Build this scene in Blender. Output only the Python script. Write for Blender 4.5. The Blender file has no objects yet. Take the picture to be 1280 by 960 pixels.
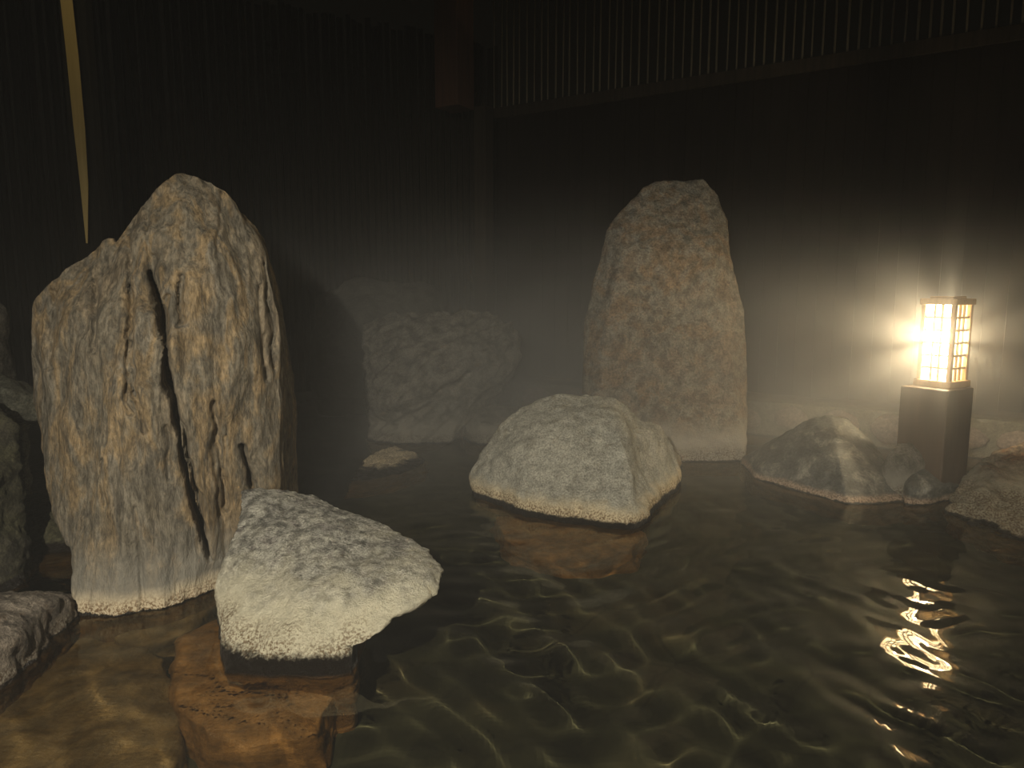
import bpy, bmesh, math, random
import numpy as np
from mathutils import Vector, noise

S = bpy.context.scene
COL = S.collection
random.seed(7)

# ------------------------------------------------------------------ camera
F_PX = 900.0
CAM_H = 1.5
PITCH = math.radians(7.6)
FWD = Vector((0, math.cos(PITCH), -math.sin(PITCH)))
UPV = Vector((0, math.sin(PITCH), math.cos(PITCH)))
CAM = Vector((0, 0, CAM_H))

def ray(px, py):
    return Vector((1, 0, 0)) * ((px - 640) / F_PX) + FWD + UPV * ((480 - py) / F_PX)
def P(px, py, Y):
    d = ray(px, py); return CAM + d * (Y / d.y)
def W(px, py, z=0.0):
    d = ray(px, py); return CAM + d * ((z - CAM_H) / d.z)
def proj_np(v):
    q = v - np.array(CAM)
    zc = q @ np.array(FWD)
    return 640 + F_PX * q[:, 0] / zc, 480 - F_PX * (q @ np.array(UPV)) / zc

cd = bpy.data.cameras.new('camera')
cam = bpy.data.objects.new('camera', cd); COL.objects.link(cam)
cam.location = CAM
cam.rotation_euler = (math.pi / 2 - PITCH, 0, 0)
cd.sensor_width = 36.0
cd.lens = 36.0 * F_PX / 1280
cd.clip_end = 100
S.camera = cam

# ------------------------------------------------------------------ helpers
def tag(o, label=None, cat=None, group=None, kind=None):
    if label: o['label'] = label
    if cat: o['category'] = cat
    if group: o['group'] = group
    if kind: o['kind'] = kind
    return o

def link_mesh(name, me, mat=None, parent=None, loc=(0, 0, 0), smooth=False):
    o = bpy.data.objects.new(name, me); COL.objects.link(o)
    o.location = loc
    if mat: me.materials.append(mat)
    if parent: o.parent = parent
    if smooth: me.polygons.foreach_set('use_smooth', [True] * len(me.polygons))
    return o

def bm_obj(name, bm, mat=None, parent=None, loc=(0, 0, 0), smooth=False):
    me = bpy.data.meshes.new(name); bm.normal_update(); bm.to_mesh(me); bm.free()
    return link_mesh(name, me, mat, parent, loc, smooth)

def empty(name, loc, rz=0):
    o = bpy.data.objects.new(name, None); COL.objects.link(o)
    o.location = loc; o.rotation_euler.z = rz
    o.empty_display_size = 0.1
    return o

def add_box(bm, c, s, rz=0, bevel=0.0):
    """box centred at c, sizes s, turned by rz; bevelled"""
    b2 = bmesh.new()
    bmesh.ops.create_cube(b2, size=1)
    for v in b2.verts: v.co = Vector((v.co.x * s[0], v.co.y * s[1], v.co.z * s[2]))
    if bevel: bmesh.ops.bevel(b2, geom=b2.edges[:], offset=bevel, segments=2, affect='EDGES', profile=0.6)
    ca, sa = math.cos(rz), math.sin(rz)
    m = {}
    for v in b2.verts:
        m[v] = bm.verts.new((c[0] + v.co.x * ca - v.co.y * sa, c[1] + v.co.x * sa + v.co.y * ca, c[2] + v.co.z))
    for f in b2.faces: bm.faces.new([m[v] for v in f.verts])
    b2.free()

def remesh(bm, voxel):
    me = bpy.data.meshes.new('tmp'); bm.to_mesh(me); bm.free()
    o = bpy.data.objects.new('tmp', me); COL.objects.link(o)
    md = o.modifiers.new('r', 'REMESH'); md.mode = 'VOXEL'; md.voxel_size = voxel
    dg = bpy.context.evaluated_depsgraph_get(); dg.update()
    out = bpy.data.meshes.new_from_object(o.evaluated_get(dg), depsgraph=dg)
    bpy.data.objects.remove(o); bpy.data.meshes.remove(me)
    return out

def get_co(me):
    a = np.empty(len(me.vertices) * 3); me.vertices.foreach_get('co', a); return a.reshape(-1, 3)
def set_co(me, a):
    me.vertices.foreach_set('co', a.ravel()); me.update()
def get_no(me):
    a = np.empty(len(me.vertices) * 3); me.vertex_normals.foreach_get('vector', a); return a.reshape(-1, 3)
def smooth_mesh(me, it, k=0.5):
    e = np.empty(len(me.edges) * 2, dtype=np.int64); me.edges.foreach_get('vertices', e); e = e.reshape(-1, 2)
    a = get_co(me); n = len(a)
    deg = np.bincount(e.ravel(), minlength=n).astype(float)[:, None]; deg[deg == 0] = 1
    for i in range(it):
        s = np.zeros_like(a)
        for c in range(3):
            s[:, c] = np.bincount(e[:, 0], a[e[:, 1], c], n) + np.bincount(e[:, 1], a[e[:, 0], c], n)
        a = a + k * (s / deg - a)
    set_co(me, a)

def fbm(pts, scale, octv=4, off=0.0, H=0.9):
    sc = np.array(scale if hasattr(scale, '__len__') else (scale,) * 3)
    q = pts * sc + off
    return np.array([noise.fractal(v, H, 2.0, octv) for v in q])
def ridged(pts, scale, octv=4, off=0.0):
    sc = np.array(scale if hasattr(scale, '__len__') else (scale,) * 3)
    q = pts * sc + off
    return np.array([noise.ridged_multi_fractal(v, 0.9, 2.0, octv, 1.0, 2.0) for v in q])
def cells(pts, scale, off=0.0):
    sc = np.array(scale if hasattr(scale, '__len__') else (scale,) * 3)
    q = pts * sc + off
    return np.array([noise.voronoi(v)[0][0] for v in q])

def seg_dist(px, py, line):
    best = np.full(len(px), 1e9)
    for (ax, ay), (bx, by) in zip(line, line[1:]):
        dx, dy = bx - ax, by - ay
        t = np.clip(((px - ax) * dx + (py - ay) * dy) / (dx * dx + dy * dy), 0, 1)
        best = np.minimum(best, np.hypot(px - ax - t * dx, py - ay - t * dy))
    return best

POOL_Z = -0.45

def flare(water_pts, k1=0.99, k2=0.85, deep=POOL_Z - 0.05):
    """continue a rock from its waterline down to the pool bed"""
    c = sum((Vector(p) for p in water_pts), Vector()) / len(water_pts)
    out = []
    for p in water_pts:
        d = Vector(p) - c
        out.append(Vector((c.x + d.x * k1, c.y + d.y * k1, -0.22)))
        out.append(Vector((c.x + d.x * k2, c.y + d.y * k2, deep)))
    return out

def rock(name, hulls, voxel, mat, label, cat='rock', smooth_it=6, coarse=0.02, cs=3.0, fine=0.008, fs=14.0,
         stretch=(1, 1, 1), off=0.0, extra=None, group=None, facet=0.0, fas=4.0):
    bm = bmesh.new()
    for h in hulls:
        b2 = bmesh.new()
        for p in h: b2.verts.new(p)
        r = bmesh.ops.convex_hull(b2, input=b2.verts[:])
        bad = list({g for g in r['geom_interior'] + r['geom_unused'] if isinstance(g, bmesh.types.BMVert)})
        if bad: bmesh.ops.delete(b2, geom=bad, context='VERTS')
        m = {v: bm.verts.new(v.co) for v in b2.verts}
        for f in b2.faces: bm.faces.new([m[v] for v in f.verts])
        b2.free()
    me = remesh(bm, voxel)
    smooth_mesh(me, smooth_it)
    a = get_co(me); n = get_no(me)
    st = np.array(stretch)
    d = coarse * fbm(a * st, cs, 4, off) + fine * fbm(a * st, fs, 3, off + 5.3)
    if facet: d += facet * (cells(a * st, fas, off) - 0.45)
    a = a + n * d[:, None]
    if extra: a = extra(a, n)
    base = Vector(((a[:, 0].min() + a[:, 0].max()) / 2, (a[:, 1].min() + a[:, 1].max()) / 2, 0.0))
    set_co(me, a - np.array(base))
    me.name = name
    o = link_mesh(name, me, mat, loc=base, smooth=True)
    return tag(o, label, cat, group)

# ------------------------------------------------------------------ materials
def newmat(name):
    m = bpy.data.materials.new(name); m.use_nodes = True
    nt = m.node_tree; nt.nodes.clear()
    return m, nt, nt.nodes, nt.links
def ramp(nt, fac, stops, interp='LINEAR'):
    r = nt.nodes.new('ShaderNodeValToRGB'); r.color_ramp.interpolation = interp
    el = r.color_ramp.elements
    while len(el) < len(stops): el.new(0.5)
    for e, (p, c) in zip(el, stops):
        e.position = p; e.color = (*c, 1) if len(c) == 3 else c
    nt.links.new(fac, r.inputs['Fac']); return r
def nnoise(nt, vec, scale, detail=6, rough=0.6, dist=0.0):
    n = nt.nodes.new('ShaderNodeTexNoise'); n.inputs['Scale'].default_value = scale
    n.inputs['Detail'].default_value = detail; n.inputs['Roughness'].default_value = rough
    n.inputs['Distortion'].default_value = dist
    nt.links.new(vec, n.inputs['Vector']); return n.outputs['Fac']
def mth(nt, op, a, b=None, c=None, clamp=False):
    n = nt.nodes.new('ShaderNodeMath'); n.operation = op; n.use_clamp = clamp
    for i, v in enumerate((a, b, c)):
        if v is None: continue
        if isinstance(v, (int, float)): n.inputs[i].default_value = v
        else: nt.links.new(v, n.inputs[i])
    return n.outputs[0]
def mix(nt, fac, a, b):
    n = nt.nodes.new('ShaderNodeMix'); n.data_type = 'RGBA'
    for s, v in ((n.inputs[0], fac), (n.inputs[6], a), (n.inputs[7], b)):
        if isinstance(v, (int, float)): s.default_value = v
        elif isinstance(v, tuple): s.default_value = (*v, 1)
        else: nt.links.new(v, s)
    return n.outputs[2]
def mapr(nt, v, a, b, c=0.0, d=1.0):
    n = nt.nodes.new('ShaderNodeMapRange'); n.interpolation_type = 'SMOOTHSTEP'
    nt.links.new(v, n.inputs[0])
    for i, x in enumerate((a, b, c, d)): n.inputs[i + 1].default_value = x
    return n.outputs[0]

def rock_mat(name, cols, spots=None, crust=None, crust_h=(0.03, 0.16), wet=(0.0, 0.05), sub=(0.16, 0.085, 0.03),
             stretch=(1, 1, 1), scale=2.5, bump=0.5, rough=0.85, grain=60, speck=0.35, wetcol=(0.010, 0.007, 0.005), spec=0.3, gran=0.05, mid=None, water=True, wob=None):
    """natural stone: mottled colours, mineral crust in a band above the waterline, dark wet rim, iron-brown below water"""
    m, nt, N, L = newmat(name)
    tc = N.new('ShaderNodeTexCoord'); mp = N.new('ShaderNodeMapping')
    mp.inputs['Scale'].default_value = stretch
    L.new(tc.outputs['Object'], mp.inputs['Vector']); vec = mp.outputs[0]
    sep = N.new('ShaderNodeSeparateXYZ'); L.new(tc.outputs['Object'], sep.inputs[0]); z = sep.outputs['Z']
    n1 = nnoise(nt, vec, scale, 5, 0.6, 0.4); n2 = nnoise(nt, vec, scale * 4.3, 6, 0.65)
    k = len(cols)
    base = ramp(nt, n1, [(0.30 + 0.40 * i / (k - 1), c) for i, c in enumerate(cols)]).outputs[0]
    if spots:
        base = mix(nt, mapr(nt, nnoise(nt, vec, scale * 2.1, 6, 0.7, 0.8), 0.52, 0.68), base, spots)
    g = nnoise(nt, vec if stretch[0] > 1 else tc.outputs['Object'], grain * (0.45 if stretch[0] > 1 else 1), 5, 0.75)
    dark = mapr(nt, n2, 0.36, 0.60, 1 - speck, 1 + speck * 0.4)
    gm = mapr(nt, g, 0.32, 0.68, 0.5, 1.35)
    hsv = N.new('ShaderNodeHueSaturation'); L.new(base, hsv.inputs['Color'])
    L.new(mth(nt, 'MULTIPLY', dark, gm), hsv.inputs['Value']); col = hsv.outputs[0]
    zz = mth(nt, 'ADD', z, mth(nt, 'MULTIPLY', mth(nt, 'SUBTRACT', nnoise(nt, tc.outputs['Object'], 7, 5, 0.65), 0.5), wob or (0.14 if crust_h[1] > 0.1 else 0.06)))
    if mid:
        col = mix(nt, mth(nt, 'MULTIPLY', mapr(nt, zz, mid[1], mid[2], 1, 0), 0.75), col, mid[0])
    if crust:
        up = mapr(nt, zz, crust_h[0] + (crust_h[1] - crust_h[0]) * 0.5, crust_h[1] * 1.5, 1, 0)
        cg = mix(nt, mapr(nt, nnoise(nt, tc.outputs['Object'], 85, 3, 0.7), 0.42, 0.56), (crust[0] * 0.30, crust[1] * 0.22, crust[2] * 0.15), crust)
        cg = mix(nt, mapr(nt, zz, crust_h[0] + 0.02, crust_h[0] + 0.04 + gran), cg, crust)
        col = mix(nt, mth(nt, 'MULTIPLY', up, 0.85), col, cg)
    wz = mth(nt, 'ADD', z, mth(nt, 'MULTIPLY', mth(nt, 'SUBTRACT', nnoise(nt, tc.outputs['Object'], 26, 6, 0.8), 0.5), 0.09 if wet[1] > 0.06 else 0.05))
    wt = mapr(nt, wz, wet[0] + (wet[1] - wet[0]) * 0.72, wet[1] * 1.12, 1, 0)
    if water: col = mix(nt, wt, col, wetcol)
    under = mapr(nt, z, -0.035, 0.005, 1, 0)
    subc = mix(nt, mapr(nt, n2, 0.35, 0.65), tuple(x * 0.55 for x in sub), sub)
    if water: col = mix(nt, under, col, subc)
    b = N.new('ShaderNodeBsdfPrincipled'); L.new(col, b.inputs['Base Color'])
    b.inputs['Specular IOR Level'].default_value = spec
    if water: L.new(mapr(nt, wt, 0, 1, rough, 0.3), b.inputs['Roughness'])
    else: b.inputs['Roughness'].default_value = rough
    h = mth(nt, 'ADD', mth(nt, 'MULTIPLY', n2, 0.5), mth(nt, 'MULTIPLY', g, 0.5))
    bp = N.new('ShaderNodeBump'); bp.inputs['Strength'].default_value = bump; bp.inputs['Distance'].default_value = 0.045
    L.new(h, bp.inputs['Height']); L.new(bp.outputs[0], b.inputs['Normal'])
    o = N.new('ShaderNodeOutputMaterial'); L.new(b.outputs[0], o.inputs[0])
    return m

def wood_mat(name, c1, c2, scale=(30, 30, 1.5), rough=0.75, spec=0.5):
    m, nt, N, L = newmat(name)
    tc = N.new('ShaderNodeTexCoord'); mp = N.new('ShaderNodeMapping'); mp.inputs['Scale'].default_value = scale
    L.new(tc.outputs['Object'], mp.inputs['Vector'])
    n = nnoise(nt, mp.outputs[0], 1.0, 5, 0.65, 0.5)
    r = ramp(nt, n, [(0.3, c1), (0.7, c2)])
    b = N.new('ShaderNodeBsdfPrincipled'); L.new(r.outputs[0], b.inputs['Base Color']); b.inputs['Roughness'].default_value = rough; b.inputs['Specular IOR Level'].default_value = spec
    bp = N.new('ShaderNodeBump'); bp.inputs['Strength'].default_value = 0.25; bp.inputs['Distance'].default_value = 0.01
    L.new(n, bp.inputs['Height']); L.new(bp.outputs[0], b.inputs['Normal'])
    o = N.new('ShaderNodeOutputMaterial'); L.new(b.outputs[0], o.inputs[0]); return m

M_ochre = rock_mat('ochre_schist', [(0.11, 0.096, 0.074), (0.185, 0.146, 0.098), (0.14, 0.122, 0.093), (0.215, 0.154, 0.085), (0.148, 0.130, 0.102), (0.115, 0.096, 0.068)],
                   spots=(0.10, 0.087, 0.068), crust=(0.56, 0.47, 0.33), crust_h=(0.01, 0.085), wet=(0.0, 0.012), mid=((0.20, 0.19, 0.165), 0.10, 0.42),
                   stretch=(1.8, 1.8, 0.62), scale=2.2, bump=0.7, speck=0.35, grain=75)
M_cream = rock_mat('cream_crusted_stone', [(0.22, 0.21, 0.19), (0.37, 0.355, 0.31), (0.48, 0.456, 0.39)],
                   spots=(0.23, 0.21, 0.195), crust=(0.74, 0.68, 0.51), crust_h=(0.06, 0.25), wet=(0.0, 0.08),
                   sub=(0.34, 0.17, 0.055), scale=5.0, bump=1.0, grain=110, speck=0.6, gran=0.12, wob=0.34)
M_grey = rock_mat('pale_grey_stone', [(0.35, 0.335, 0.285), (0.44, 0.418, 0.355), (0.39, 0.38, 0.33)],
                  spots=(0.34, 0.31, 0.245), crust=(0.70, 0.58, 0.38), crust_h=(0.03, 0.11), wet=(0.0, 0.042),
                  sub=(0.22, 0.125, 0.05), scale=2.8, bump=0.9, grain=85, speck=0.22, gran=0.07)
M_brown = rock_mat('brown_grey_stone', [(0.16, 0.145, 0.115), (0.21, 0.162, 0.118), (0.19, 0.176, 0.145), (0.205, 0.145, 0.092), (0.175, 0.162, 0.135)],
                   spots=(0.19, 0.18, 0.155), crust=(0.30, 0.28, 0.245), crust_h=(0.06, 0.28), wet=(0.0, 0.012),
                   scale=3.0, bump=0.8, speck=0.4)
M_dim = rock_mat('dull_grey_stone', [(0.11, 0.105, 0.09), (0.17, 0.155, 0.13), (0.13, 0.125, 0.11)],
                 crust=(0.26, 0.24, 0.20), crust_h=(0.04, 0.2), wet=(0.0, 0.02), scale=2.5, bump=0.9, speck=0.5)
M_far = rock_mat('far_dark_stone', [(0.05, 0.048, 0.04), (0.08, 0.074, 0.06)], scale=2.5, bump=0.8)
M_slate = rock_mat('dark_slate_stone', [(0.040, 0.041, 0.038), (0.090, 0.090, 0.081), (0.055, 0.055, 0.05)],
                   spots=(0.22, 0.205, 0.17), crust=(0.44, 0.32, 0.23), crust_h=(0.01, 0.04), wet=(0.0, 0.01), scale=2.6,
                   bump=0.5, rough=0.5, speck=0.3, spec=0.5)
M_lichen = rock_mat('lichen_stone', [(0.10, 0.09, 0.07), (0.17, 0.15, 0.12), (0.15, 0.085, 0.05), (0.15, 0.15, 0.105)],
                    crust=(0.30, 0.27, 0.20), crust_h=(0.10, 0.2), wet=(0.0, 0.02), scale=4.0, bump=0.9, speck=0.5)
M_left = rock_mat('rough_brown_stone', [(0.11, 0.095, 0.075), (0.19, 0.16, 0.13), (0.14, 0.115, 0.09)],
                  spots=(0.12, 0.085, 0.055), crust=(0.22, 0.19, 0.15), crust_h=(0.02, 0.06), wet=(0.0, 0.012), scale=4.0, bump=0.9, speck=0.5)
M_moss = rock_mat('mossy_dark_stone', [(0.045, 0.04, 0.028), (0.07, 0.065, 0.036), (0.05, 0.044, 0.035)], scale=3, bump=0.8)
M_pale = rock_mat('dim_olive_stone', [(0.10, 0.10, 0.075), (0.14, 0.135, 0.11)], scale=4, bump=0.5)
M_sub = rock_mat('iron_stained_stone', [(0.2, 0.1, 0.04), (0.26, 0.13, 0.05)], sub=(0.31, 0.16, 0.055), scale=3, bump=0.5)
M_sub2 = rock_mat('olive_stained_stone', [(0.16, 0.1, 0.04), (0.2, 0.12, 0.05)], sub=(0.19, 0.125, 0.055), scale=3, bump=0.5)

# ------------------------------------------------------------------ rocks
# tall ochre standing stone, left
w = [W(94, 768), W(130, 772), W(190, 762), W(232, 744), W(266, 714), W(300, 680), W(345, 640)]
back = [Vector((w[0].x - 0.02, 3.75, 0)), Vector((w[-1].x - 0.1, 4.45, 0)), Vector((w[-1].x, 4.2, 0))]
hA = w + back + flare(w + back, 1.0, 1.05) + [
    P(92, 690, 3.28), P(120, 600, 3.25), P(88, 560, 3.45), P(102, 420, 3.5), P(130, 328, 3.55), P(160, 284, 3.6), P(178, 260, 3.62),
    P(200, 234, 3.66), P(226, 219, 3.7), P(256, 222, 3.72), P(286, 242, 3.74), P(306, 270, 3.75), P(330, 318, 3.78),
    P(346, 400, 3.75), P(350, 500, 3.72), P(346, 610, 3.72),
    P(180, 300, 3.48), P(270, 290, 3.55), P(160, 420, 3.30), P(230, 420, 3.34), P(310, 420, 3.52), P(170, 560, 3.18), P(250, 560, 3.34), P(150, 680, 3.14),
    P(250, 250, 3.95), P(330, 300, 4.05), P(362, 440, 4.12), P(373, 530, 4.2), P(372, 620, 4.25), P(180, 300, 4.0), P(120, 420, 4.0)]
hB = [P(42, 500, 3.5), P(41, 440, 3.52), P(47, 378, 3.55), P(62, 364, 3.56), P(118, 336, 3.58), P(140, 300, 3.6), P(160, 330, 3.62), P(220, 420, 3.45),
      P(52, 585, 3.42), P(66, 650, 3.36), P(84, 682, 3.32), P(120, 700, 3.26), P(200, 640, 3.24), P(100, 440, 3.38), P(90, 560, 3.30), P(140, 400, 3.36),
      P(60, 380, 3.8), P(140, 320, 3.85), P(52, 500, 3.8), P(100, 650, 3.7), P(220, 500, 3.8)]
crack = [(188, 340), (199, 380), (204, 430), (210, 480), (222, 545), (232, 600), (246, 650), (262, 700)]
crack2 = [(214, 486), (222, 520), (236, 570), (248, 640), (256, 668)]
crack3 = [(302, 560), (312, 590), (318, 612)]
crack4 = [(160, 300), (163, 360), (158, 430), (160, 500)]
crack5 = [(331, 330), (340, 400), (343, 460)]
crack6 = [(115, 350), (120, 400), (117, 440)]
def mono_extra(a, n):
    px, py = proj_np(a)
    front = np.clip((-n[:, 1] - 0.15) * 3, 0, 1)
    wob = 4 * fbm(a, (9, 9, 9), 3, 2.0)
    def carve(line, wd, dp, taper=1.0):
        d = seg_dist(px + wob, py, line)
        return dp * np.exp(-(d / wd) ** 2)
    wv = np.interp(py, [330, 370, 400, 480, 520, 700], [1.5, 3.2, 5.2, 5.0, 3.6, 3.2]) * np.clip(0.95 + 0.9 * fbm(a, (7, 7, 7), 3, 6.0), 0.45, 1.5)
    dy = 0.28 * np.exp(-(seg_dist(px + wob * 0.6, py, crack) / wv) ** 4)
    dy = dy + carve(crack2, 3.0, 0.13) + carve(crack3, 3, 0.12) + carve(crack4, 2.6, 0.035) + carve(crack5, 3, 0.10) + carve(crack6, 3, 0.05)
    rf = random.Random(21)
    for k in range(26):
        x0 = rf.uniform(55, 335); y0 = rf.uniform(230, 640); ln = rf.uniform(40, 150)
        sl = rf.uniform(-0.05, 0.16)
        line = [(x0, y0)]
        for q in range(5): line.append((line[-1][0] + ln / 5 * sl + rf.uniform(-2.5, 2.5), line[-1][1] + ln / 5))
        dy = dy + carve(line, rf.uniform(2.2, 3.6), rf.uniform(0.02, 0.055))
    # raised lip left of the crack, long vertical ribs in the upper part
    ribs = ridged(a, (5.5, 5.5, 0.9), 4, 3.1)
    ribs = (ribs - ribs.mean()) / (ribs.std() + 1e-6)
    amp = np.clip((660 - py) / 260, 0.3, 1) * 0.018
    lip = 0.02 * np.exp(-(seg_dist(px, py, [(x + 14, y) for x, y in crack]) / 10) ** 2)
    sd = px - np.interp(py, [p[1] for p in crack], [p[0] for p in crack])
    inr = np.clip((py - 330) / 60, 0, 1) * np.clip((705 - py) / 30, 0, 1)
    dy = dy + 0.025 * inr * np.where(sd < 0, np.exp(-np.abs(sd) / 30), 0)
    off = (dy - lip - amp * np.clip(ribs, -2, 2)) * front
    strata = fbm(a, (16, 16, 2.2), 4, 9.0) * 0.008
    a = a + n * strata[:, None]
    inward = np.array([-0.40, 0.917, 0.0])
    a = a + inward * off[:, None]
    return a
rock('standing_stone', [hA, hB], 0.0095, M_ochre,
     'tall rough ochre-brown standing stone with a long vertical crack, at the left of the pool', 'standing stone',
     smooth_it=7, coarse=0.032, cs=2.2, fine=0.007, fs=10, stretch=(1, 1, 0.6), off=1.7, extra=mono_extra)

# cream boulder in front of it
w = [W(282, 841), W(330, 844), W(400, 844), W(441, 842), Vector((-0.78, 3.05, 0)), Vector((-0.75, 3.55, 0)), Vector((-1.25, 3.5, 0)), Vector((-1.26, 3.0, 0))]
hA = w + flare(w, 1.0, 0.95) + [
    P(300, 655, 3.3), P(284, 695, 3.12), P(268, 735, 3.02), P(276, 775, 2.86), P(300, 770, 2.80), P(380, 735, 2.84), P(448, 740, 2.86),
    P(360, 800, 2.66), P(430, 800, 2.68), P(444, 800, 2.72), P(400, 650, 3.4), P(440, 720, 3.1)]
hB = [P(304, 612, 3.50), P(345, 610, 3.58), P(392, 618, 3.62), P(445, 642, 3.55), P(505, 668, 3.36), P(538, 690, 3.2), P(554, 712, 3.08), P(549, 742, 2.92),
    P(530, 748, 2.84), P(484, 776, 2.71), P(462, 802, 2.66), P(440, 815, 2.64), P(300, 655, 3.3), P(284, 695, 3.12), P(300, 745, 2.88),
    P(450, 655, 3.42), P(380, 735, 2.84), P(455, 735, 2.84), P(500, 735, 2.86), P(535, 720, 2.95), P(400, 700, 3.4)]
def cream_extra(a, n):
    px, py = proj_np(a)
    d = seg_dist(px, py, [(455, 842), (470, 800), (520, 762)])
    pits = fbm(a, 30, 3, 4.0) * 0.004 + 0.003 * (cells(a, 16, 2) - 0.4)
    a = a + n * pits[:, None]
    up = np.clip((a[:, 2] - 0.02) / 0.05, 0, 1)
    # shallow hollow across the upper left face
    h = np.exp(-(((px - 355) / 70) ** 2 + ((py - 700) / 40) ** 2))
    a[:, 2] -= 0.02 * h
    return a
rock('boulder', [hA, hB], 0.010, M_cream, 'large cream and grey crusted boulder leaning at the foot of the tall ochre standing stone', 'boulder',
     smooth_it=4, coarse=0.022, cs=3.5, fine=0.005, fs=18, off=4.2, extra=cream_extra)

# rounded grey boulder, centre
w = [W(598, 622), W(640, 640), W(700, 651), W(765, 661), W(790, 662), W(804, 653), W(848, 607), Vector((1.45, 6.0, 0)), Vector((0.5, 6.1, 0)), Vector((-0.2, 5.6, 0))]
hA = w + flare(w, 0.97, 0.62) + [
    P(600, 562, 5.25), P(586, 588, 5.2), P(594, 606, 5.15), P(622, 532, 5.3), P(655, 505, 5.3), P(690, 490, 5.25), P(735, 489, 5.25), P(770, 500, 5.22),
    P(800, 517, 5.3), P(826, 532, 5.42), P(842, 560, 5.5), P(849, 596, 5.55), P(615, 600, 4.97), P(650, 560, 4.9), P(700, 540, 4.86), P(780, 548, 4.72), P(795, 600, 4.55),
    P(680, 620, 4.62), P(750, 630, 4.5)]
def mid_extra(a, n):
    px, py = proj_np(a)
    # cleft between the front face and the right hand facet
    d = seg_dist(px, py, [(722, 640), (728, 600), (745, 560)])
    a = a + n * (-0.03 * np.exp(-(d / 10) ** 2))[:, None]
    d2 = seg_dist(px, py, [(800, 530), (806, 580), (800, 620)])
    a = a + n * (-0.04 * np.exp(-(d2 / 12) ** 2))[:, None]
    lip = np.exp(-((a[:, 2] - 0.10) / 0.045) ** 2)
    a = a + n * (0.02 * lip)[:, None]
    return a
rock('boulder', [hA], 0.018, M_grey, 'broad pale grey boulder with a gritty cream waterline, in the middle of the pool', 'boulder',
     smooth_it=4, coarse=0.035, cs=2.6, fine=0.010, fs=13, off=8.8, extra=mid_extra, facet=0.035, fas=2.5)

# second standing stone
w = [W(735, 577), W(855, 578), W(932, 577), Vector((1.95, 6.75, 0)), Vector((0.75, 6.8, 0))]
hA = w + flare(w, 1.0, 1.05) + [
    P(729, 500, 6.4), P(730, 400, 6.42), P(738, 366, 6.44), P(750, 326, 6.45), P(757, 288, 6.48), P(782, 260, 6.5), P(804, 233, 6.55), P(818, 226, 6.58),
    P(880, 223, 6.58), P(896, 240, 6.55), P(908, 268, 6.5), P(912, 320, 6.45), P(926, 380, 6.42), P(934, 440, 6.38), P(934, 540, 6.3),
    P(775, 320, 6.28), P(890, 300, 6.3), P(755, 420, 6.2), P(905, 420, 6.2), P(760, 520, 6.15), P(915, 520, 6.14),
    P(740, 420, 6.8), P(800, 250, 6.85), P(885, 240, 6.85), P(925, 420, 6.85)]
rock('standing_stone', [hA], 0.02, M_brown, 'tapering brown-grey standing stone with a flat top, behind the central boulder', 'standing stone',
     smooth_it=5, coarse=0.022, cs=2.4, fine=0.007, fs=13, off=12.1, facet=0.012, fas=3)

# leaning boulder at the back
w = [W(470, 553), W(500, 556), W(540, 547), W(575, 535), Vector((-0.75, 7.6, 0)), Vector((-1.5, 7.9, 0))]
hA = w + flare(w, 1.0, 1.03) + [
    P(466, 535, 7.05), P(455, 470, 7.3), P(452, 402, 7.5), P(490, 390, 7.5), P(560, 386, 7.5), P(612, 388, 7.5), P(640, 400, 7.5), P(656, 428, 7.45), P(648, 452, 7.35),
    P(590, 515, 6.95), P(520, 520, 6.8), P(560, 470, 6.85), P(610, 460, 7.0), P(470, 480, 7.0), P(520, 430, 7.05), P(610, 420, 7.2)]
def lean_extra(a, n):
    px, py = proj_np(a)
    d = seg_dist(px, py, [(470, 530), (530, 500), (580, 480), (600, 450)])
    s = ridged(np.stack([a[:, 0] + a[:, 2] * 0.6, a[:, 1], a[:, 2] - a[:, 0] * 0.6], 1), (2.0, 3, 7), 4, 1.3)
    a = a + n * (0.045 * (s - s.mean()) - 0.12 * np.exp(-(d / 6) ** 2))[:, None]
    return a
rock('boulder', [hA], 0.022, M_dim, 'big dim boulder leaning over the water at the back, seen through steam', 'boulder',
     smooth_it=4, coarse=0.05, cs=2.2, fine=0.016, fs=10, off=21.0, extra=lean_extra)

# boulder behind that one
hA = [P(385, 420, 8.3), P(392, 372, 8.3), P(430, 352, 8.3), P(500, 346, 8.35), P(548, 356, 8.4), P(560, 395, 8.4), P(560, 470, 8.4), P(385, 470, 8.2),
      P(450, 395, 7.95), P(520, 395, 8.0), P(400, 440, 8.0), P(440, 380, 8.9), P(540, 380, 8.9), P(400, 520, 8.1), P(560, 520, 8.1), P(400, 520, 8.9), P(550, 520, 8.9)]
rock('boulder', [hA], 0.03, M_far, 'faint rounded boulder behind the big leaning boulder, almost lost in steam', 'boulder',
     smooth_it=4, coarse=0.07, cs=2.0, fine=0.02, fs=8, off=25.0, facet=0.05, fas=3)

# flat low stone
w = [W(438, 601), W(470, 598), W(500, 592), W(523, 584), W(531, 574), W(505, 562), W(460, 572)]
hA = w + flare(w, 1.05, 1.15) + [P(455, 576, 5.95), P(478, 561, 6.3), P(520, 564, 6.25), P(530, 572, 6.15), P(480, 585, 5.75), P(515, 578, 6.0)]
rock('flat_stone', [hA], 0.014, M_grey, 'small flat stone barely above the water, in front of the leaning boulder', 'stone',
     smooth_it=3, coarse=0.03, cs=4, fine=0.01, fs=14, off=30.0)

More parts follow.
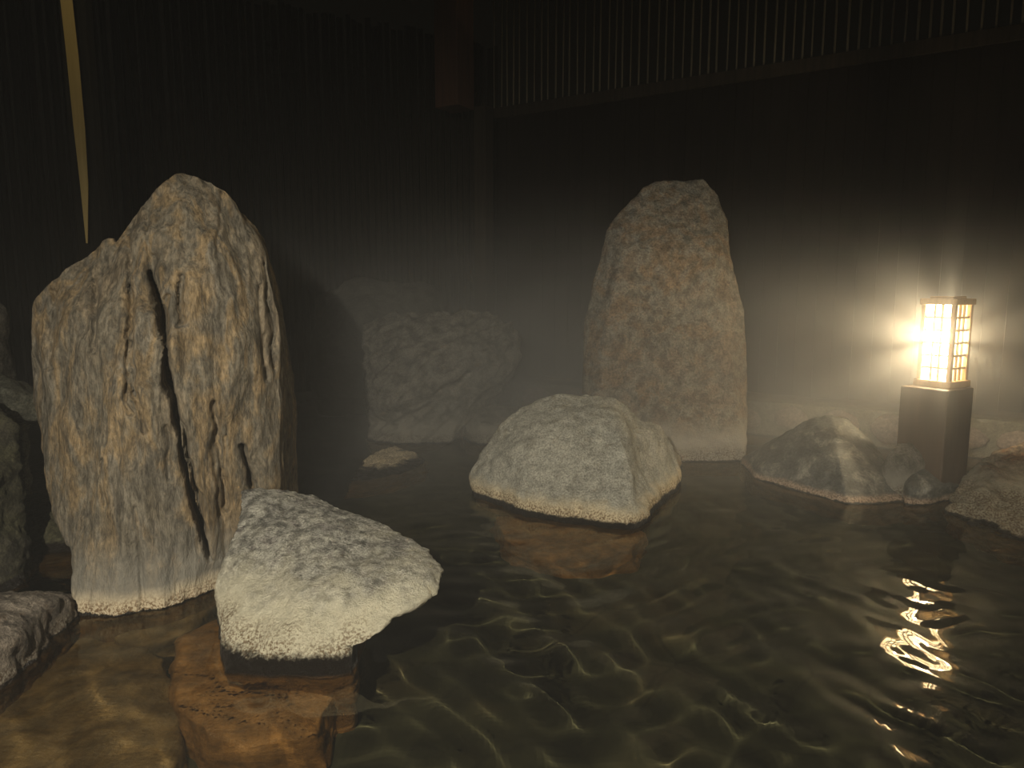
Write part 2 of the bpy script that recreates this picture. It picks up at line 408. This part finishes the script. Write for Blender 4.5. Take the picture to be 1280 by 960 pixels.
# small rounded stone between leaning and central boulder
w = [W(579, 545), W(586, 553), W(605, 557), W(650, 550), Vector((0.1, 7.5, 0)), Vector((-0.35, 7.4, 0))]
hA = w + flare(w, 1.0, 1.1) + [P(582, 532, 7.05), P(594, 514, 7.15), P(610, 506, 7.25), P(650, 506, 7.3), P(600, 530, 6.85), P(640, 530, 6.9)]
rock('round_stone', [hA], 0.018, M_dim, 'small rounded stone half hidden behind the left side of the central boulder', 'stone',
     smooth_it=5, coarse=0.02, cs=4, fine=0.008, fs=14, off=33.0)

# dark slate boulder by the lantern
w = [W(942, 598), W(985, 608), W(1020, 620), W(1060, 631), W(1100, 630), W(1131, 628), Vector((3.05, 5.6, 0)), Vector((2.6, 6.2, 0)), Vector((2.0, 6.2, 0))]
hA = w + flare(w, 1.0, 1.04) + [
    P(946, 588, 5.6), P(958, 560, 5.75), P(985, 543, 5.75), P(1016, 521, 5.65), P(1040, 518, 5.6), P(1062, 522, 5.6), P(1086, 546, 5.5), P(1110, 580, 5.35), P(1126, 608, 5.25),
    P(1002, 560, 5.45), P(1050, 578, 5.12), P(1060, 574, 5.15), P(1090, 574, 5.18), P(1045, 560, 5.3), P(970, 580, 5.5), P(1055, 612, 4.97), P(1115, 605, 5.05)]
rock('boulder', [hA], 0.013, M_slate, 'dark slate-grey boulder with a lamplit top, left of the lantern', 'boulder',
     smooth_it=2, coarse=0.014, cs=3.2, fine=0.005, fs=13, off=40.0, facet=0.014, fas=3.5)

# round stone behind, oval stone before the lantern
def base_at(px, py, z): return W(px, py, z)
w = [Vector((2.65, 5.1, 0)), Vector((2.95, 5.0, 0)), Vector((3.0, 5.2, 0)), Vector((2.7, 5.3, 0))]
hA = w + flare(w, 1.0, 1.05) + [P(1110, 590, 5.1), P(1110, 568, 5.1), P(1122, 553, 5.15), P(1140, 551, 5.15), P(1153, 562, 5.1), P(1157, 580, 5.05), P(1150, 592, 5.0), P(1130, 575, 4.96), P(1130, 560, 5.25), P(1150, 570, 5.2)]
rock('round_stone', [hA], 0.014, M_dim, 'dim rounded cobble at the foot of the lantern pedestal, above an oval stone', 'stone',
     smooth_it=6, coarse=0.012, cs=5, fine=0.005, fs=16, off=44.0)
w = [W(1130, 630), W(1150, 631), W(1178, 625), W(1197, 612), Vector((3.6, 5.3, 0)), Vector((3.0, 5.4, 0))]
hA = w + flare(w, 1.0, 1.03) + [P(1132, 606, 4.95), P(1138, 590, 5.0), P(1160, 584, 5.05), P(1182, 587, 5.1), P(1194, 597, 5.1), P(1140, 614, 4.86), P(1165, 612, 4.86), P(1188, 607, 4.96), P(1150, 590, 5.2), P(1185, 592, 5.25)]
rock('oval_stone', [hA], 0.013, M_slate, 'low oval dark stone at the water edge in front of the lantern pedestal', 'stone',
     smooth_it=4, coarse=0.010, cs=5, fine=0.004, fs=16, off=47.0)

# lichen rock, right edge
w = [W(1189, 642), W(1215, 655), W(1245, 668), W(1300, 680), W(1400, 690), Vector((5.2, 5.4, 0)), Vector((4.0, 5.7, 0)), Vector((3.3, 5.2, 0))]
hA = w + flare(w, 1.0, 1.03) + [
    P(1192, 628, 4.85), P(1204, 600, 5.05), P(1222, 580, 5.15), P(1245, 569, 5.2), P(1285, 556, 5.2), P(1340, 548, 5.2), P(1430, 600, 5.0),
    P(1230, 620, 4.75), P(1290, 610, 4.65), P(1360, 600, 4.6), P(1250, 580, 5.5), P(1340, 560, 5.6)]
rock('boulder', [hA], 0.016, M_lichen, 'knobbly rust-spotted boulder cut off by the right edge of the picture', 'boulder',
     smooth_it=3, coarse=0.06, cs=4.0, fine=0.02, fs=14, off=50.0, facet=0.05, fas=5)

# rocks along the left edge
w = [W(-60, 905), W(0, 858), W(35, 826), W(62, 800), W(84, 775), Vector((-2.05, 3.35, 0)), Vector((-2.5, 3.4, 0)), Vector((-2.5, 2.6, 0))]
hA = w + flare(w, 1.0, 1.05) + [P(87, 764, 3.05), P(72, 748, 2.98), P(30, 749, 2.88), P(0, 753, 2.78), P(-60, 762, 2.62), P(10, 802, 2.62), P(50, 780, 2.84), P(-80, 850, 2.35), P(-20, 748, 3.1)]
rock('boulder', [hA], 0.013, M_left, 'low ribbed brown rock in the lower left corner, at the water edge', 'boulder',
     smooth_it=3, coarse=0.035, cs=4.5, fine=0.010, fs=14, off=60.0, stretch=(1.3, 1.3, 0.8), facet=0.015, fas=5)
hA = [P(-80, 470, 3.9), P(0, 512, 3.8), P(14, 530, 3.75), P(22, 600, 3.7), P(24, 700, 3.6), P(40, 750, 3.55), P(-80, 520, 3.55), P(-80, 760, 3.4), P(-10, 600, 3.5), P(0, 740, 3.4),
      P(20, 780, 3.6), P(-80, 790, 3.5), P(-10, 520, 4.2), P(20, 620, 4.2), P(40, 720, 4.2), P(-80, 520, 4.3)]
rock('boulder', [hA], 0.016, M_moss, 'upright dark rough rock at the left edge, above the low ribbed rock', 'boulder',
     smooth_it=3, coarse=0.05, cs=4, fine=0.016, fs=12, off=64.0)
hA = [P(-70, 470, 4.6), P(-20, 455, 4.65), P(5, 465, 4.65), P(30, 485, 4.65), P(60, 500, 4.7), P(62, 524, 4.7), P(40, 526, 4.6), P(10, 520, 4.5), P(-70, 530, 4.4), P(10, 490, 4.45),
      P(-70, 470, 5.1), P(60, 500, 5.2), P(60, 530, 5.2), P(-70, 540, 5.1)]
rock('flat_stone', [hA, [P(-60, 515, 4.7), P(30, 515, 4.72), P(30, 515, 5.05), P(-60, 515, 5.05), P(-60, 760, 4.7), P(45, 760, 4.72), P(45, 700, 5.05), P(-60, 700, 5.05)]], 0.018, M_pale, 'pale olive ledge stone peeking out left of the tall ochre standing stone', 'stone',
     smooth_it=4, coarse=0.03, cs=4, fine=0.01, fs=12, off=67.0)
hA = [P(30, 640, 4.15), P(60, 622, 4.25), P(110, 640, 4.3), P(120, 740, 4.2), P(100, 720, 3.85), P(60, 735, 3.75), P(35, 720, 3.8), P(30, 640, 4.6), P(120, 640, 4.6),
      Vector((-2.7, 3.9, POOL_Z - 0.05)), Vector((-2.1, 3.75, POOL_Z - 0.05)), Vector((-2.0, 4.5, POOL_Z - 0.05)), Vector((-2.8, 4.5, POOL_Z - 0.05))]
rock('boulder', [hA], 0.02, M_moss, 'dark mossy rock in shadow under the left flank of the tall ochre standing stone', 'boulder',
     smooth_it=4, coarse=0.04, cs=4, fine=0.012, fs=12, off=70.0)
hA = [P(-60, 365, 5.2), P(-10, 366, 5.2), P(6, 380, 5.2), P(12, 440, 5.2), P(16, 480, 5.2), P(-60, 480, 5.1), P(-20, 420, 4.95), P(0, 470, 4.98), P(-60, 380, 5.6), P(8, 400, 5.6),
      P(16, 520, 5.6), P(16, 560, 5.2), P(-60, 700, 5.2), P(10, 700, 5.2), P(10, 690, 5.6), P(-60, 690, 5.6)]
rock('boulder', [hA], 0.022, M_dim, 'dark tall rock at the far left edge, above the pale ledge stone', 'boulder',
     smooth_it=4, coarse=0.04, cs=3, fine=0.012, fs=10, off=73.0)

# stones lying under water
def sub_stone(poly, top, mat, label, off, bulge=0.03):
    pts = [W(x, y, top * 0.75) for x, y in poly]
    pts = [Vector((p.x, p.y, top)) for p in pts]
    c = sum(pts, Vector()) / len(pts)
    low = [Vector((c.x + (p.x - c.x) * 1.06, c.y + (p.y - c.y) * 1.06, POOL_Z - 0.03)) for p in pts]
    up = [Vector((c.x + (p.x - c.x) * 0.6, c.y + (p.y - c.y) * 0.6, top + bulge)) for p in pts]
    return rock('submerged_stone', [pts + low + up], 0.016, mat, label, 'stone', smooth_it=3, coarse=0.03, cs=3.5, fine=0.006, fs=14, off=off)
sub_stone([(216, 868), (222, 810), (290, 780), (440, 820), (432, 850), (416, 893), (396, 928), (320, 940), (262, 932), (232, 905)], -0.16, M_sub,
          'submerged rust-brown stone under the cream boulder', 80.0)
sub_stone([(-80, 900), (-40, 850), (70, 820), (150, 800), (205, 845), (228, 905), (226, 950), (200, 1010), (-80, 1010)], -0.27, M_sub2,
          'submerged olive-brown slab in the lower left corner, left of the rust-brown submerged stone', 84.0)
sub_stone([(125, 790), (150, 760), (230, 745), (270, 770), (240, 805), (190, 830), (150, 820)], -0.22, M_sub2,
          'submerged brown stone at the foot of the tall ochre standing stone', 88.0)
sub_stone([(618, 655), (700, 660), (790, 668), (806, 676), (790, 698), (730, 708), (670, 703), (630, 685)], -0.14, M_sub,
          'submerged rust-brown stone under the front of the central boulder', 92.0)

# ------------------------------------------------------------------ pool bed, water
m, nt, N, L = newmat('pool_bed')
tc = N.new('ShaderNodeTexCoord')
n1 = nnoise(nt, tc.outputs['Object'], 1.8, 5, 0.6, 0.5)
c = ramp(nt, n1, [(0.3, (0.018, 0.019, 0.013)), (0.52, (0.042, 0.042, 0.028)), (0.72, (0.060, 0.049, 0.031))]).outputs[0]
vo = N.new('ShaderNodeTexVoronoi'); vo.feature = 'DISTANCE_TO_EDGE'; vo.inputs['Scale'].default_value = 2.2
L.new(tc.outputs['Object'], vo.inputs['Vector'])
c = mix(nt, mapr(nt, vo.outputs['Distance'], 0.0, 0.04, 0.5, 0.0), c, (0.02, 0.02, 0.014))
b = N.new('ShaderNodeBsdfPrincipled'); L.new(c, b.inputs['Base Color']); b.inputs['Roughness'].default_value = 0.9
b.inputs['Specular IOR Level'].default_value = 0.1
o_ = N.new('ShaderNodeOutputMaterial'); L.new(b.outputs[0], o_.inputs[0])
M_bed = m
def grid_mesh(name, x0, x1, y0, y1, step, fz):
    xs = np.arange(x0, x1 + step / 2, step); ys = np.arange(y0, y1 + step / 2, step)
    X, Y = np.meshgrid(xs, ys); Z = fz(X, Y)
    v = np.stack([X, Y, Z], -1).reshape(-1, 3)
    nx, ny = len(xs), len(ys)
    i = np.arange(nx * ny).reshape(ny, nx)
    f = np.stack([i[:-1, :-1], i[:-1, 1:], i[1:, 1:], i[1:, :-1]], -1).reshape(-1, 4)
    me = bpy.data.meshes.new(name); me.from_pydata(v.tolist(), [], f.tolist()); me.update()
    return me
def bedz(X, Y):
    pts = np.stack([X.ravel(), Y.ravel(), np.zeros(X.size)], 1)
    return (POOL_Z + 0.03 * fbm(pts, 1.3, 4, 3.0)).reshape(X.shape)
floor = link_mesh('floor', grid_mesh('floor', -6.0, 6.5, -1.5, 9.6, 0.06, bedz), M_bed, smooth=True)
tag(floor, kind='structure')

rw = random.Random(11)
WAVES = []
for i in range(34):
    lam = 0.13 * (5.0 ** rw.random())
    th = rw.uniform(0, 2 * math.pi)
    WAVES.append((2 * math.pi / lam * math.cos(th), 2 * math.pi / lam * math.sin(th), rw.uniform(0, 6.28), lam))
WAVE_SLOPE = 0.020
def wavez(X, Y):
    Z = np.zeros_like(X)
    wx = X + 0.12 * np.sin(Y * 2.1 + 0.5) + 0.05 * np.sin(Y * 5.3)
    wy = Y + 0.12 * np.sin(X * 1.9 + 1.5) + 0.05 * np.sin(X * 4.7)
    for kx, ky, ph, lam in WAVES:
        Z += WAVE_SLOPE * lam / (2 * math.pi) * np.sin(kx * wx + ky * wy + ph)
    calm = 1.0 / (1.0 + np.exp((Y - 4.4) * 1.5)) * 0.8 + 0.2
    return Z * calm
m, nt, N, L = newmat('pool_water')
g = N.new('ShaderNodeBsdfGlass'); g.inputs['IOR'].default_value = 1.333; g.inputs['Roughness'].default_value = 0.0
g.inputs['Color'].default_value = (0.86, 0.83, 0.70, 1)
o_ = N.new('ShaderNodeOutputMaterial'); L.new(g.outputs[0], o_.inputs[0])
water = link_mesh('pool_water', grid_mesh('pool_water', -6.0, 6.5, -1.5, 9.6, 0.025, wavez), m, smooth=True)
tag(water, kind='structure')

# ------------------------------------------------------------------ kerb, ground, fences
K0 = Vector((-0.5, 9.152, 0)); K1 = Vector((5.6, 5.25, 0))      # front line of the kerb
kd = (K1 - K0).normalized(); kn = Vector((kd.y, -kd.x, 0))      # kn points to the pool
if kn.y > 0: kn = -kn
KANG = math.atan2(kd.y, kd.x)
KH = 0.37
kerb = empty('stone_kerb', K0, KANG)
tag(kerb, 'low mortared stone kerb running along the back of the pool behind the right hand stones', 'kerb')
M_mortar = rock_mat('kerb_mortar', [(0.11, 0.105, 0.08), (0.16, 0.15, 0.115)], crust=(0.2, 0.18, 0.135), crust_h=(0.02, 0.06), wet=(0, 0.02), scale=5, bump=0.6)
M_kstone = rock_mat('kerb_stone', [(0.17, 0.135, 0.12), (0.22, 0.175, 0.15)], scale=5, bump=0.5, water=False)
klen = (K1 - K0).length
bm = bmesh.new(); add_box(bm, (klen / 2, 0.16, KH / 2 - 0.3), (klen, 0.30, KH + 0.58), 0, 0.03)
bmesh.ops.subdivide_edges(bm, edges=[e for e in bm.edges if e.calc_length() > 1], cuts=80, use_grid_fill=True)
for v in bm.verts:
    v.co += Vector((0, 0.02, 0.012)) * noise.fractal(v.co * 3, 0.9, 2, 3)
bm_obj('mortar_bed', bm, M_mortar, kerb, smooth=False)
rk = random.Random(5)
x = 0.2
while x < klen - 0.3:
    wd = rk.uniform(0.26, 0.5); ht = rk.uniform(0.2, 0.28)
    bm = bmesh.new(); bmesh.ops.create_icosphere(bm, subdivisions=4, radius=1)
    for v in bm.verts:
        q = v.co.copy(); s = 1 + 0.12 * noise.fractal(q * 1.5 + Vector((x, 0, 0)), 0.9, 2, 3)
        v.co = Vector((q.x * wd / 2 * s, q.y * 0.06 * s, q.z * ht / 2 * s))
    bm_obj('embedded_stone', bm, M_kstone, kerb, (x + wd / 2, 0.0, KH * 0.5 + rk.uniform(-0.02, 0.03)), True)
    x += wd + rk.uniform(0.05, 0.14)

M_ground = rock_mat('dark_soil', [(0.03, 0.026, 0.02), (0.06, 0.05, 0.04)], scale=6, bump=0.8, water=False)
def gz(X, Y):
    pts = np.stack([X.ravel(), Y.ravel(), np.zeros(X.size)], 1)
    return (0.02 * fbm(pts, 3, 3, 1.0)).reshape(X.shape)
gm = grid_mesh('ground', 0, klen + 0.5, 0, 3.0, 0.1, gz)
ground = link_mesh('ground', gm, M_ground, loc=K0 - kn * 0.28 + Vector((0, 0, KH - 0.06)))
ground.rotation_euler.z = KANG
tag(ground, kind='structure')
# bank on the left, behind the stones
bank = link_mesh('ground_bank', grid_mesh('ground_bank', -7.0, -0.2, 0, 3.5, 0.1, lambda X, Y: gz(X, Y)), M_ground, loc=(0, 8.0, 0.25))
tag(bank, kind='structure')
left_bank = link_mesh('ground_left', grid_mesh('ground_left', -7.0, -2.75, 0, 7, 0.1, lambda X, Y: gz(X, Y)), M_ground, loc=(0, 1.5, 0.12))
tag(left_bank, kind='structure')

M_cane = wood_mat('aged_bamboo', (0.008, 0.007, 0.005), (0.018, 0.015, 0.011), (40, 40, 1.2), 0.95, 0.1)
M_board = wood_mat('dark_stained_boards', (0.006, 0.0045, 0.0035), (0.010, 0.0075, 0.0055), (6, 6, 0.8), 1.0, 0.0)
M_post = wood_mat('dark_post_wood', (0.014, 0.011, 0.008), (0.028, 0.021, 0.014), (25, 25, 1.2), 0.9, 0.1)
M_redpost = wood_mat('reddish_post_wood', (0.05, 0.02, 0.009), (0.08, 0.032, 0.014), (25, 25, 1.2))
M_reed = wood_mat('pale_reed', (0.05, 0.042, 0.026), (0.13, 0.11, 0.075), (60, 60, 1.5))
M_lit_sliver = wood_mat('lit_sliver_yellow', (0.40, 0.29, 0.10), (0.50, 0.37, 0.15), (30, 30, 1.5))  # lamplight on the post face put into a yellow colour

FH = 3.55
def cane_fence(name, A, B, h, z0, spacing, r, mat, kind='structure', seed=1):
    rr = random.Random(seed)
    d = B - A; ln = d.length; ang = math.atan2(d.y, d.x)
    bm = bmesh.new()
    x = 0
    while x < ln:
        rad = r * rr.uniform(0.75, 1.1); hh = h + rr.uniform(-0.06, 0.03); ring0 = None
        lean = rr.uniform(-0.012, 0.012)
        for zz in (0, hh * 0.5, hh):
            ring = [bm.verts.new((x + lean * zz / h + rad * math.cos(t * math.pi / 4), rad * math.sin(t * math.pi / 4), zz)) for t in range(8)]
            if ring0:
                for t in range(8): bm.faces.new((ring0[t], ring0[(t + 1) % 8], ring[(t + 1) % 8], ring[t]))
            ring0 = ring
        bm.faces.new(ring0)
        x += spacing * rr.uniform(0.85, 1.2)
    o = bm_obj(name, bm, mat, loc=(A.x, A.y, z0), smooth=True); o.rotation_euler.z = ang
    return tag(o, kind=kind)
def board_wall(name, A, B, h, z0, bw, mat, seed=1):
    rr = random.Random(seed)
    d = B - A; ln = d.length; ang = math.atan2(d.y, d.x)
    bm = bmesh.new(); x = 0
    while x < ln:
        add_box(bm, (x + bw / 2, rr.uniform(-0.0015, 0.0015), h / 2), (bw - 0.003, 0.03, h))
        x += bw
    o = bm_obj(name, bm, mat, loc=(A.x, A.y, z0)); o.rotation_euler.z = ang
    return tag(o, kind='structure')

R0 = K0 - kn * 0.95 - kd * 0.28
R1 = K1 - kn * 0.95 + kd * 1.2
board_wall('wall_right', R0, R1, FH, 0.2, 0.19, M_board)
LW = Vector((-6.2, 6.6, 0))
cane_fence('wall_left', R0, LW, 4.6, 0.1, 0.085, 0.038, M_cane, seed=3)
# rail on top of the boards, corner post, reed screen above
d = R1 - R0; ang = math.atan2(d.y, d.x)
bm = bmesh.new(); add_box(bm, (d.length / 2, 0, 0.07), (d.length, 0.10, 0.14), 0, 0.008)
o = bm_obj('trim_1', bm, M_post, loc=(R0.x, R0.y, FH + 0.2)); o.rotation_euler.z = ang; tag(o, kind='structure')
reed = cane_fence('reed_screen', R0 + kn * 0.02, R1 + kn * 0.02, 1.6, FH + 0.34, 0.10, 0.012, M_reed, kind='thing', seed=9)
tag(reed, 'faint screen of thin upright reeds above the dark board wall, top right', 'screen')
del reed['kind']
def post(name, p, wd, z0, z1, mat, label):
    bm = bmesh.new(); add_box(bm, (0, 0, (z1 - z0) / 2), (wd, wd, z1 - z0), 0, 0.012)
    o = bm_obj(name, bm, mat, loc=(p.x, p.y, z0)); o.rotation_euler.z = ang
    return tag(o, label, 'post')
pc = P(605, 300, 9.0)
post('wooden_post', Vector((pc.x, pc.y, 0)), 0.17, 0.2, FH + 0.1, M_post, 'dim square wooden post rising behind the big leaning boulder')
pu = P(568, 90, 9.1)
post('wooden_post', Vector((pu.x, pu.y, 0)), 0.34, FH + 0.1, 5.6, M_redpost, 'reddish upper post at the top centre, above the dim square post')

# lit sliver of the post face, shaped as an added yellow strip, top left
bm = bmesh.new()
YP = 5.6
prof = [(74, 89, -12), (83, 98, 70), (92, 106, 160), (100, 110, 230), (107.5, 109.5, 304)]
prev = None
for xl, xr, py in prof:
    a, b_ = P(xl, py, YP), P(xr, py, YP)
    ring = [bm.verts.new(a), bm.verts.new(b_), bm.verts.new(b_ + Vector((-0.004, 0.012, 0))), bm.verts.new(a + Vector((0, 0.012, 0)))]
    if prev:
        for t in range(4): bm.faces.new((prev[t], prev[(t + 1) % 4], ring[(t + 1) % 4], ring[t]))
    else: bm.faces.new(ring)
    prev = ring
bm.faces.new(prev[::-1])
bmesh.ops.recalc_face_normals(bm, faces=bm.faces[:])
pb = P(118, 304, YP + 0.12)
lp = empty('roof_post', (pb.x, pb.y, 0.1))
tag(lp, 'tall roof post with a narrow tapering lit sliver coloured pale yellow, at the far top left', 'post')
s = bm_obj('lit_sliver_strip', bm, M_lit_sliver)
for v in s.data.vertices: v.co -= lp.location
s.parent = lp; s['label'] = 'lit sliver of the post face, shaped as a pale yellow strip tapering to a point'
bm = bmesh.new(); add_box(bm, (-0.02, 0.02, 2.3), (0.2, 0.10, 4.6), 0, 0.01)
bm_obj('shaft', bm, M_cane, lp)

# ------------------------------------------------------------------ lantern
LX = P(1168, 590, 5.2)
LZ = 0.1
LANG = math.radians(211)                          # outward direction of the bright face
lan = empty('garden_lantern', (LX.x, LX.y, LZ), LANG + math.pi / 2)   # local -Y = bright face
tag(lan, 'lit square paper lantern with latticed panels on a dark wooden pedestal, right', 'lantern')
M_ped = wood_mat('pedestal_wood', (0.035, 0.019, 0.010), (0.065, 0.036, 0.019), (18, 18, 1.2))
M_frame = wood_mat('lantern_wood', (0.30, 0.19, 0.09), (0.42, 0.27, 0.13), (40, 40, 3))
def emit_mat(name, col, st, paper=(0.8, 0.75, 0.6), opaque=0.5):
    m, nt, N, L = newmat(name)
    b = N.new('ShaderNodeBsdfPrincipled'); b.inputs['Base Color'].default_value = (*paper, 1); b.inputs['Roughness'].default_value = 0.9
    b.inputs['Emission Color'].default_value = (*col, 1); b.inputs['Emission Strength'].default_value = st
    t = N.new('ShaderNodeBsdfTransparent'); mx = N.new('ShaderNodeMixShader'); mx.inputs[0].default_value = opaque
    L.new(t.outputs[0], mx.inputs[1]); L.new(b.outputs[0], mx.inputs[2])
    o = N.new('ShaderNodeOutputMaterial'); L.new(mx.outputs[0], o.inputs[0]); return m
LAMP_BRIGHT = 20.0
M_lit = emit_mat('lit_paper', (1.0, 0.86, 0.60), LAMP_BRIGHT)
M_litdim = emit_mat('amber_lit_paper', (1.0, 0.58, 0.22), 0.6, opaque=0.80)
M_litback = emit_mat('warm_lit_paper', (1.0, 0.80, 0.52), 4.0)
zt = P(1170, 381, 5.15).z - LZ                     # top of the paper
zb = P(1165, 475, 5.15).z - LZ                     # foot of the paper
HW = 0.104
bm = bmesh.new(); add_box(bm, (0.0, -0.055, (zb - 0.05) / 2 - 0.1), (0.34, 0.34, zb - 0.05 + 0.2), 0, 0.012)
bm_obj('pedestal', bm, M_ped, lan)
bm = bmesh.new(); add_box(bm, (0, 0, zb - 0.025), (2 * HW + 0.06, 2 * HW + 0.06, 0.05), 0, 0.006)
bm_obj('base_plate', bm, M_frame, lan)
cap = bmesh.new(); add_box(cap, (0, 0, zt + 0.022), (2 * HW + 0.05, 2 * HW + 0.05, 0.044), 0, 0.006); add_box(cap, (0, 0, zt + 0.05), (2 * HW - 0.04, 2 * HW - 0.04, 0.02), 0, 0.004)
bm_obj('cap', cap, M_frame, lan)
for sx, sy in ((1, 1), (1, -1), (-1, 1), (-1, -1)):
    bm = bmesh.new(); add_box(bm, (sx * HW, sy * HW, (zt + zb) / 2), (0.03, 0.03, zt - zb), 0, 0.003)
    bm_obj('corner_stile', bm, M_frame, lan)
for k in range(4):
    r = k * math.pi / 2                           # k=0: bright face (-Y), k=1: right face (+X)
    bm = bmesh.new()
    vs = [bm.verts.new(v) for v in ((-HW + .012, -HW + .012, zb), (HW - .012, -HW + .012, zb), (HW - .012, -HW + .012, zt), (-HW + .012, -HW + .012, zt),
                                    (-HW + .012, -HW + .015, zb), (HW - .012, -HW + .015, zb), (HW - .012, -HW + .015, zt), (-HW + .012, -HW + .015, zt))]
    for f in ((0, 1, 2, 3), (5, 4, 7, 6), (1, 5, 6, 2), (4, 0, 3, 7), (3, 2, 6, 7), (4, 5, 1, 0)): bm.faces.new([vs[i] for i in f])
    pp = bm_obj('paper_panel', bm, M_lit if k == 0 else M_litdim if k == 1 else M_litback, lan); pp.rotation_euler.z = r
    if k == 1: pp['label'] = 'dimmer amber paper panel'
    bm = bmesh.new(); hgt = zt - zb
    for xx in (-0.026, 0.026): add_box(bm, (xx, -HW, (zt + zb) / 2), (0.014, 0.012, hgt))
    for j in range(1, 6): add_box(bm, (0, -HW - 0.001, zb + hgt * j / 6), (2 * HW - 0.03, 0.012, 0.016))
    lt = bm_obj('lattice', bm, M_frame, pp)

lb = bpy.data.lights.new('lantern_bulb', 'POINT'); lb.energy = 600; lb.color = (1.0, 0.80, 0.48); lb.shadow_soft_size = 0.03
lbo = bpy.data.objects.new('lantern_bulb', lb); COL.objects.link(lbo); lbo.parent = lan; lbo.location = (0, 0.0, (zt + zb) / 2 + 0.02)
# ------------------------------------------------------------------ steam
FX0, FX1, FY0, FY1, FZ0, FZ1 = -6.0, 6.3, -1.0, 9.5, 0.035, 3.6
m, nt, N, L = newmat('steam')
tc = N.new('ShaderNodeTexCoord')
sep = N.new('ShaderNodeSeparateXYZ'); L.new(tc.outputs['Object'], sep.inputs[0])
dens = mapr(nt, sep.outputs['Z'], 0.3, 2.45, 1.0, 0.01)
dist = mth(nt, 'MULTIPLY', mapr(nt, sep.outputs['Y'], 3.2, 7.5, 0.03, 1.0), mapr(nt, sep.outputs['X'], -3.2, -0.2, 0.3, 1.0))
nz = mapr(nt, nnoise(nt, tc.outputs['Object'], 0.8, 2, 0.5, 0.3), 0.3, 0.7, 0.6, 1.4)
DENS = 0.28
dd = mth(nt, 'MULTIPLY', mth(nt, 'MULTIPLY', mth(nt, 'MULTIPLY', dens, dist), nz), DENS)
vs_ = N.new('ShaderNodeVolumeScatter'); vs_.inputs['Color'].default_value = (0.98, 0.98, 0.98, 1); vs_.inputs['Anisotropy'].default_value = 0.15
vd = N.new('ShaderNodeVectorMath'); vd.operation = 'DISTANCE'; L.new(tc.outputs['Object'], vd.inputs[0])
vd.inputs[1].default_value = (LX.x - 0.05, LX.y - 0.05, LZ + (zt + zb) / 2 + 0.03)
glow_puff = mth(nt, 'MULTIPLY', mth(nt, 'EXPONENT', mth(nt, 'MULTIPLY', mth(nt, 'POWER', mth(nt, 'DIVIDE', vd.outputs['Value'], 0.50), 2), -1)), 0.42)  # extra steam density added round the lantern to strengthen its glow
dd = mth(nt, 'ADD', dd, glow_puff)
L.new(dd, vs_.inputs['Density'])
o_ = N.new('ShaderNodeOutputMaterial'); L.new(vs_.outputs[0], o_.inputs['Volume'])
bm = bmesh.new(); add_box(bm, ((FX0 + FX1) / 2, (FY0 + FY1) / 2, (FZ0 + FZ1) / 2), (FX1 - FX0, FY1 - FY0, FZ1 - FZ0))
steam = bm_obj('steam', bm, m)
tag(steam, 'thin pale steam hanging over the hot pool', 'steam', kind='stuff')

# ------------------------------------------------------------------ light
ld = bpy.data.lights.new('eaves_lamp', 'SPOT'); ld.energy = 1250; ld.color = (1.0, 0.92, 0.74); ld.shadow_soft_size = 0.025
ld.spot_size = math.radians(98); ld.spot_blend = 1.0
lo = bpy.data.objects.new('eaves_lamp', ld); COL.objects.link(lo)
lo.location = (-0.9, -0.9, 2.55)
aim = Vector((-0.1, 3.2, -0.05)) - lo.location
lo.rotation_euler = aim.to_track_quat('-Z', 'Y').to_euler()
ld.cycles.is_caustics_light = True
l2 = bpy.data.lights.new('high_lamp', 'SPOT'); l2.energy = 19; l2.color = (1.0, 0.85, 0.5); l2.shadow_soft_size = 0.05
l2.spot_size = math.radians(42); l2.spot_blend = 1.0
lo2 = bpy.data.objects.new('high_lamp', l2); COL.objects.link(lo2)
tgt = P(86, 60, YP); lo2.location = tgt + Vector((0.5, -1.5, 1.1))
lo2.rotation_euler = (tgt + Vector((0, 0, 0.1)) - lo2.location).to_track_quat('-Z', 'Y').to_euler()
water.cycles.is_caustics_caster = True
for ob in list(S.objects):
    if ob.type == 'MESH' and ob.name not in ('pool_water', 'steam'):
        ob.cycles.is_caustics_receiver = True

wd = bpy.data.worlds.new('night'); S.world = wd; wd.use_nodes = True
bg = wd.node_tree.nodes['Background']; bg.inputs[0].default_value = (0.9, 0.75, 0.5, 1); bg.inputs[1].default_value = 0.0015

S.view_settings.view_transform = 'Standard'; S.view_settings.look = 'None'
S.view_settings.gamma = 1; S.view_settings.use_curve_mapping = False
S.view_settings.exposure = 0.0
cy = S.cycles
cy.use_denoising = True
cy.volume_bounces = 1; cy.max_bounces = 10; cy.transmission_bounces = 8; cy.transparent_max_bounces = 16
cy.sample_clamp_indirect = 3.0
cy.volume_max_steps = 256; cy.volume_step_rate = 0.55
